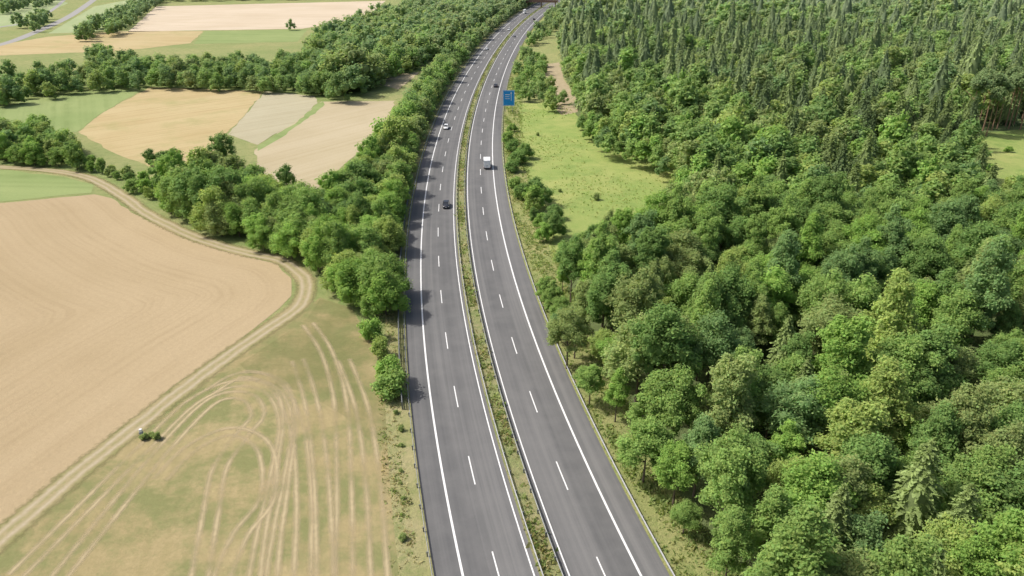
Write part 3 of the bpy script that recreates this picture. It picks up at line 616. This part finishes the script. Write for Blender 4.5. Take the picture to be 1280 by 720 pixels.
def van(y,off,label,nm='delivery_van',cat='van',L=5.0,Hh=2.9,Wd=1.05):
    WH=paint('van_white',(.80,.80,.79),.35,.5,0,.03); root=link(nm,None,label=label,cat=cat); p,a=rpt(s_of(y),off); root.location=(p[0],p[1],.095); root.rotation_euler=(0,0,a+(math.pi if off<0 else 0))
    part(root,'cargo_box',lambda bm:box(bm,-Wd,Wd,-L*.5,L*.22,.55,Hh,.08),WH)
    part(root,'chassis',lambda bm:box(bm,-.7,.7,-L*.48,L*.45,.35,.56),BLK)
    part(root,'cab',lambda bm:loft(bm,[(L*.225,.98,.4,2.25),(L*.33,.98,.35,2.15),(L*.40,.97,.35,1.35),(L*.52,.92,.38,1.15),(L*.55,.85,.45,.95)]),WH,True)
    def ws(bm):
        v=[bm.verts.new(q) for q in ((-.82,L*.345,2.08),(.82,L*.345,2.08),(.86,L*.405,1.38),(-.86,L*.405,1.38),)]; bm.faces.new(v)
    part(root,'windscreen',ws,GLASS)
    for sx in (-1,1):
        part(root,'side_window',lambda bm:box(bm,sx*.985-.01,sx*.985+.01,L*.24,L*.34,1.35,1.95),GLASS)
        d=part(root,'rear_door',lambda bm:box(bm,min(0,sx*(Wd-.1))+.015,max(0,sx*(Wd-.1))-.015,-L*.5-.035,-L*.5+.01,.65,Hh-.12,.01),WH)
        part(d,'handle',lambda bm:box(bm,sx*.08-.025,sx*.08+.025,-L*.5-.07,-L*.5-.03,1.1,1.45),BLK)
        part(root,'tail_light',lambda bm:box(bm,sx*(Wd-.09)-.07,sx*(Wd-.09)+.07,-L*.5-.05,-L*.5,.62,.95,.02),RED)
        part(root,'headlight',lambda bm:box(bm,sx*.7-.15,sx*.7+.15,L*.50,L*.555,.7,.9,.03),LAMP)
        part(root,'mirror',lambda bm:box(bm,sx*1.18-.1,sx*1.18+.1,L*.33,L*.36,1.35,1.7,.02),BLK)
        for yy in (-L*.3,L*.37): wheel(root,sx*.88,yy,.37,.26)
    part(root,'bumper',lambda bm:box(bm,-Wd+.05,Wd-.05,-L*.5-.1,-L*.5,.38,.55,.03),BLK)
van(226,8.0,'white box van seen from behind on the right carriageway, outer lane',L=5.8,Hh=3.0)
van(735,-7.6,'tiny distant white truck on the left carriageway near the top of the picture','truck','truck',L=8,Hh=3.6)
# ---------------------------------------------------------------- sign
BLUE=paint('sign_blue',(.01,.27,.72),.4,.4); WHP=paint('sign_white',(.8,.8,.8),.4)
p=G(636,140); root=link('motorway_sign',None,label='large blue motorway sign with white border right of the right carriageway',cat='road sign'); root.location=(p[0],p[1],0)
for sx in (-1.5,1.5): part(root,'post',lambda bm:(box(bm,sx-.1,sx+.1,-.1,.1,0,8.6),tube(bm,(sx,1.6,0),(sx,.1,5),.06,.06)),STEEL)
pn=part(root,'panel',lambda bm:box(bm,-2.4,2.4,-.2,-.12,2.6,8.9,.02),BLUE)
def bd(bm):
    for x0,x1,z0,z1 in ((-2.3,2.3,8.66,8.78),(-2.3,2.3,2.72,2.84),(-2.3,-2.18,2.84,8.66),(2.18,2.3,2.84,8.66)): box(bm,x0,x1,-.215,-.203,z0,z1)
part(pn,'border',bd,WHP)
def ar(bm):
    box(bm,.9,1.1,-.215,-.203,4.6,7.6); box(bm,-1.5,.5,-.215,-.203,7.0,7.25); box(bm,-1.5,.2,-.215,-.203,6.2,6.4); box(bm,-1.5,.4,-.215,-.203,5.4,5.6)
    v=[bm.verts.new(q) for q in ((.6,-.216,7.6),(1.4,-.216,7.6),(1.0,-.216,8.3))]; bm.faces.new(v)
part(pn,'white_markings',ar,WHP)
p=G(177,543); root=link('marker_stone',None,label='small white marker with grey foot standing in the dry grass beside the track',cat='marker'); root.location=(p[0],p[1],0)
part(root,'cap',lambda bm:box(bm,-.2,.2,-.17,.17,.45,.95,.05),WHP); part(root,'foot',lambda bm:box(bm,-.25,.25,-.2,.2,0,.45,.04),paint('stone_grey',(.25,.28,.32),.8))
CON=paint('brown_concrete',(.20,.13,.10),.9,.1)
p,a=rpt(s_of(800),0); root=link('overbridge',None,label='dark brown overbridge crossing the motorway at the very top',cat='bridge'); root.location=(p[0],p[1],0); root.rotation_euler=(0,0,a)
part(root,'deck',lambda bm:box(bm,-17,17,-2,2,5.2,6.2),CON)
for x in (-14.5,0,14.5): part(root,'pier',lambda bm:box(bm,x-.45,x+.45,-1.5,1.5,0,5.2),CON)
for yy in (-1.95,1.95): part(root,'parapet',lambda bm:box(bm,-17,17,yy-.06,yy+.06,6.2,7.3),CON)
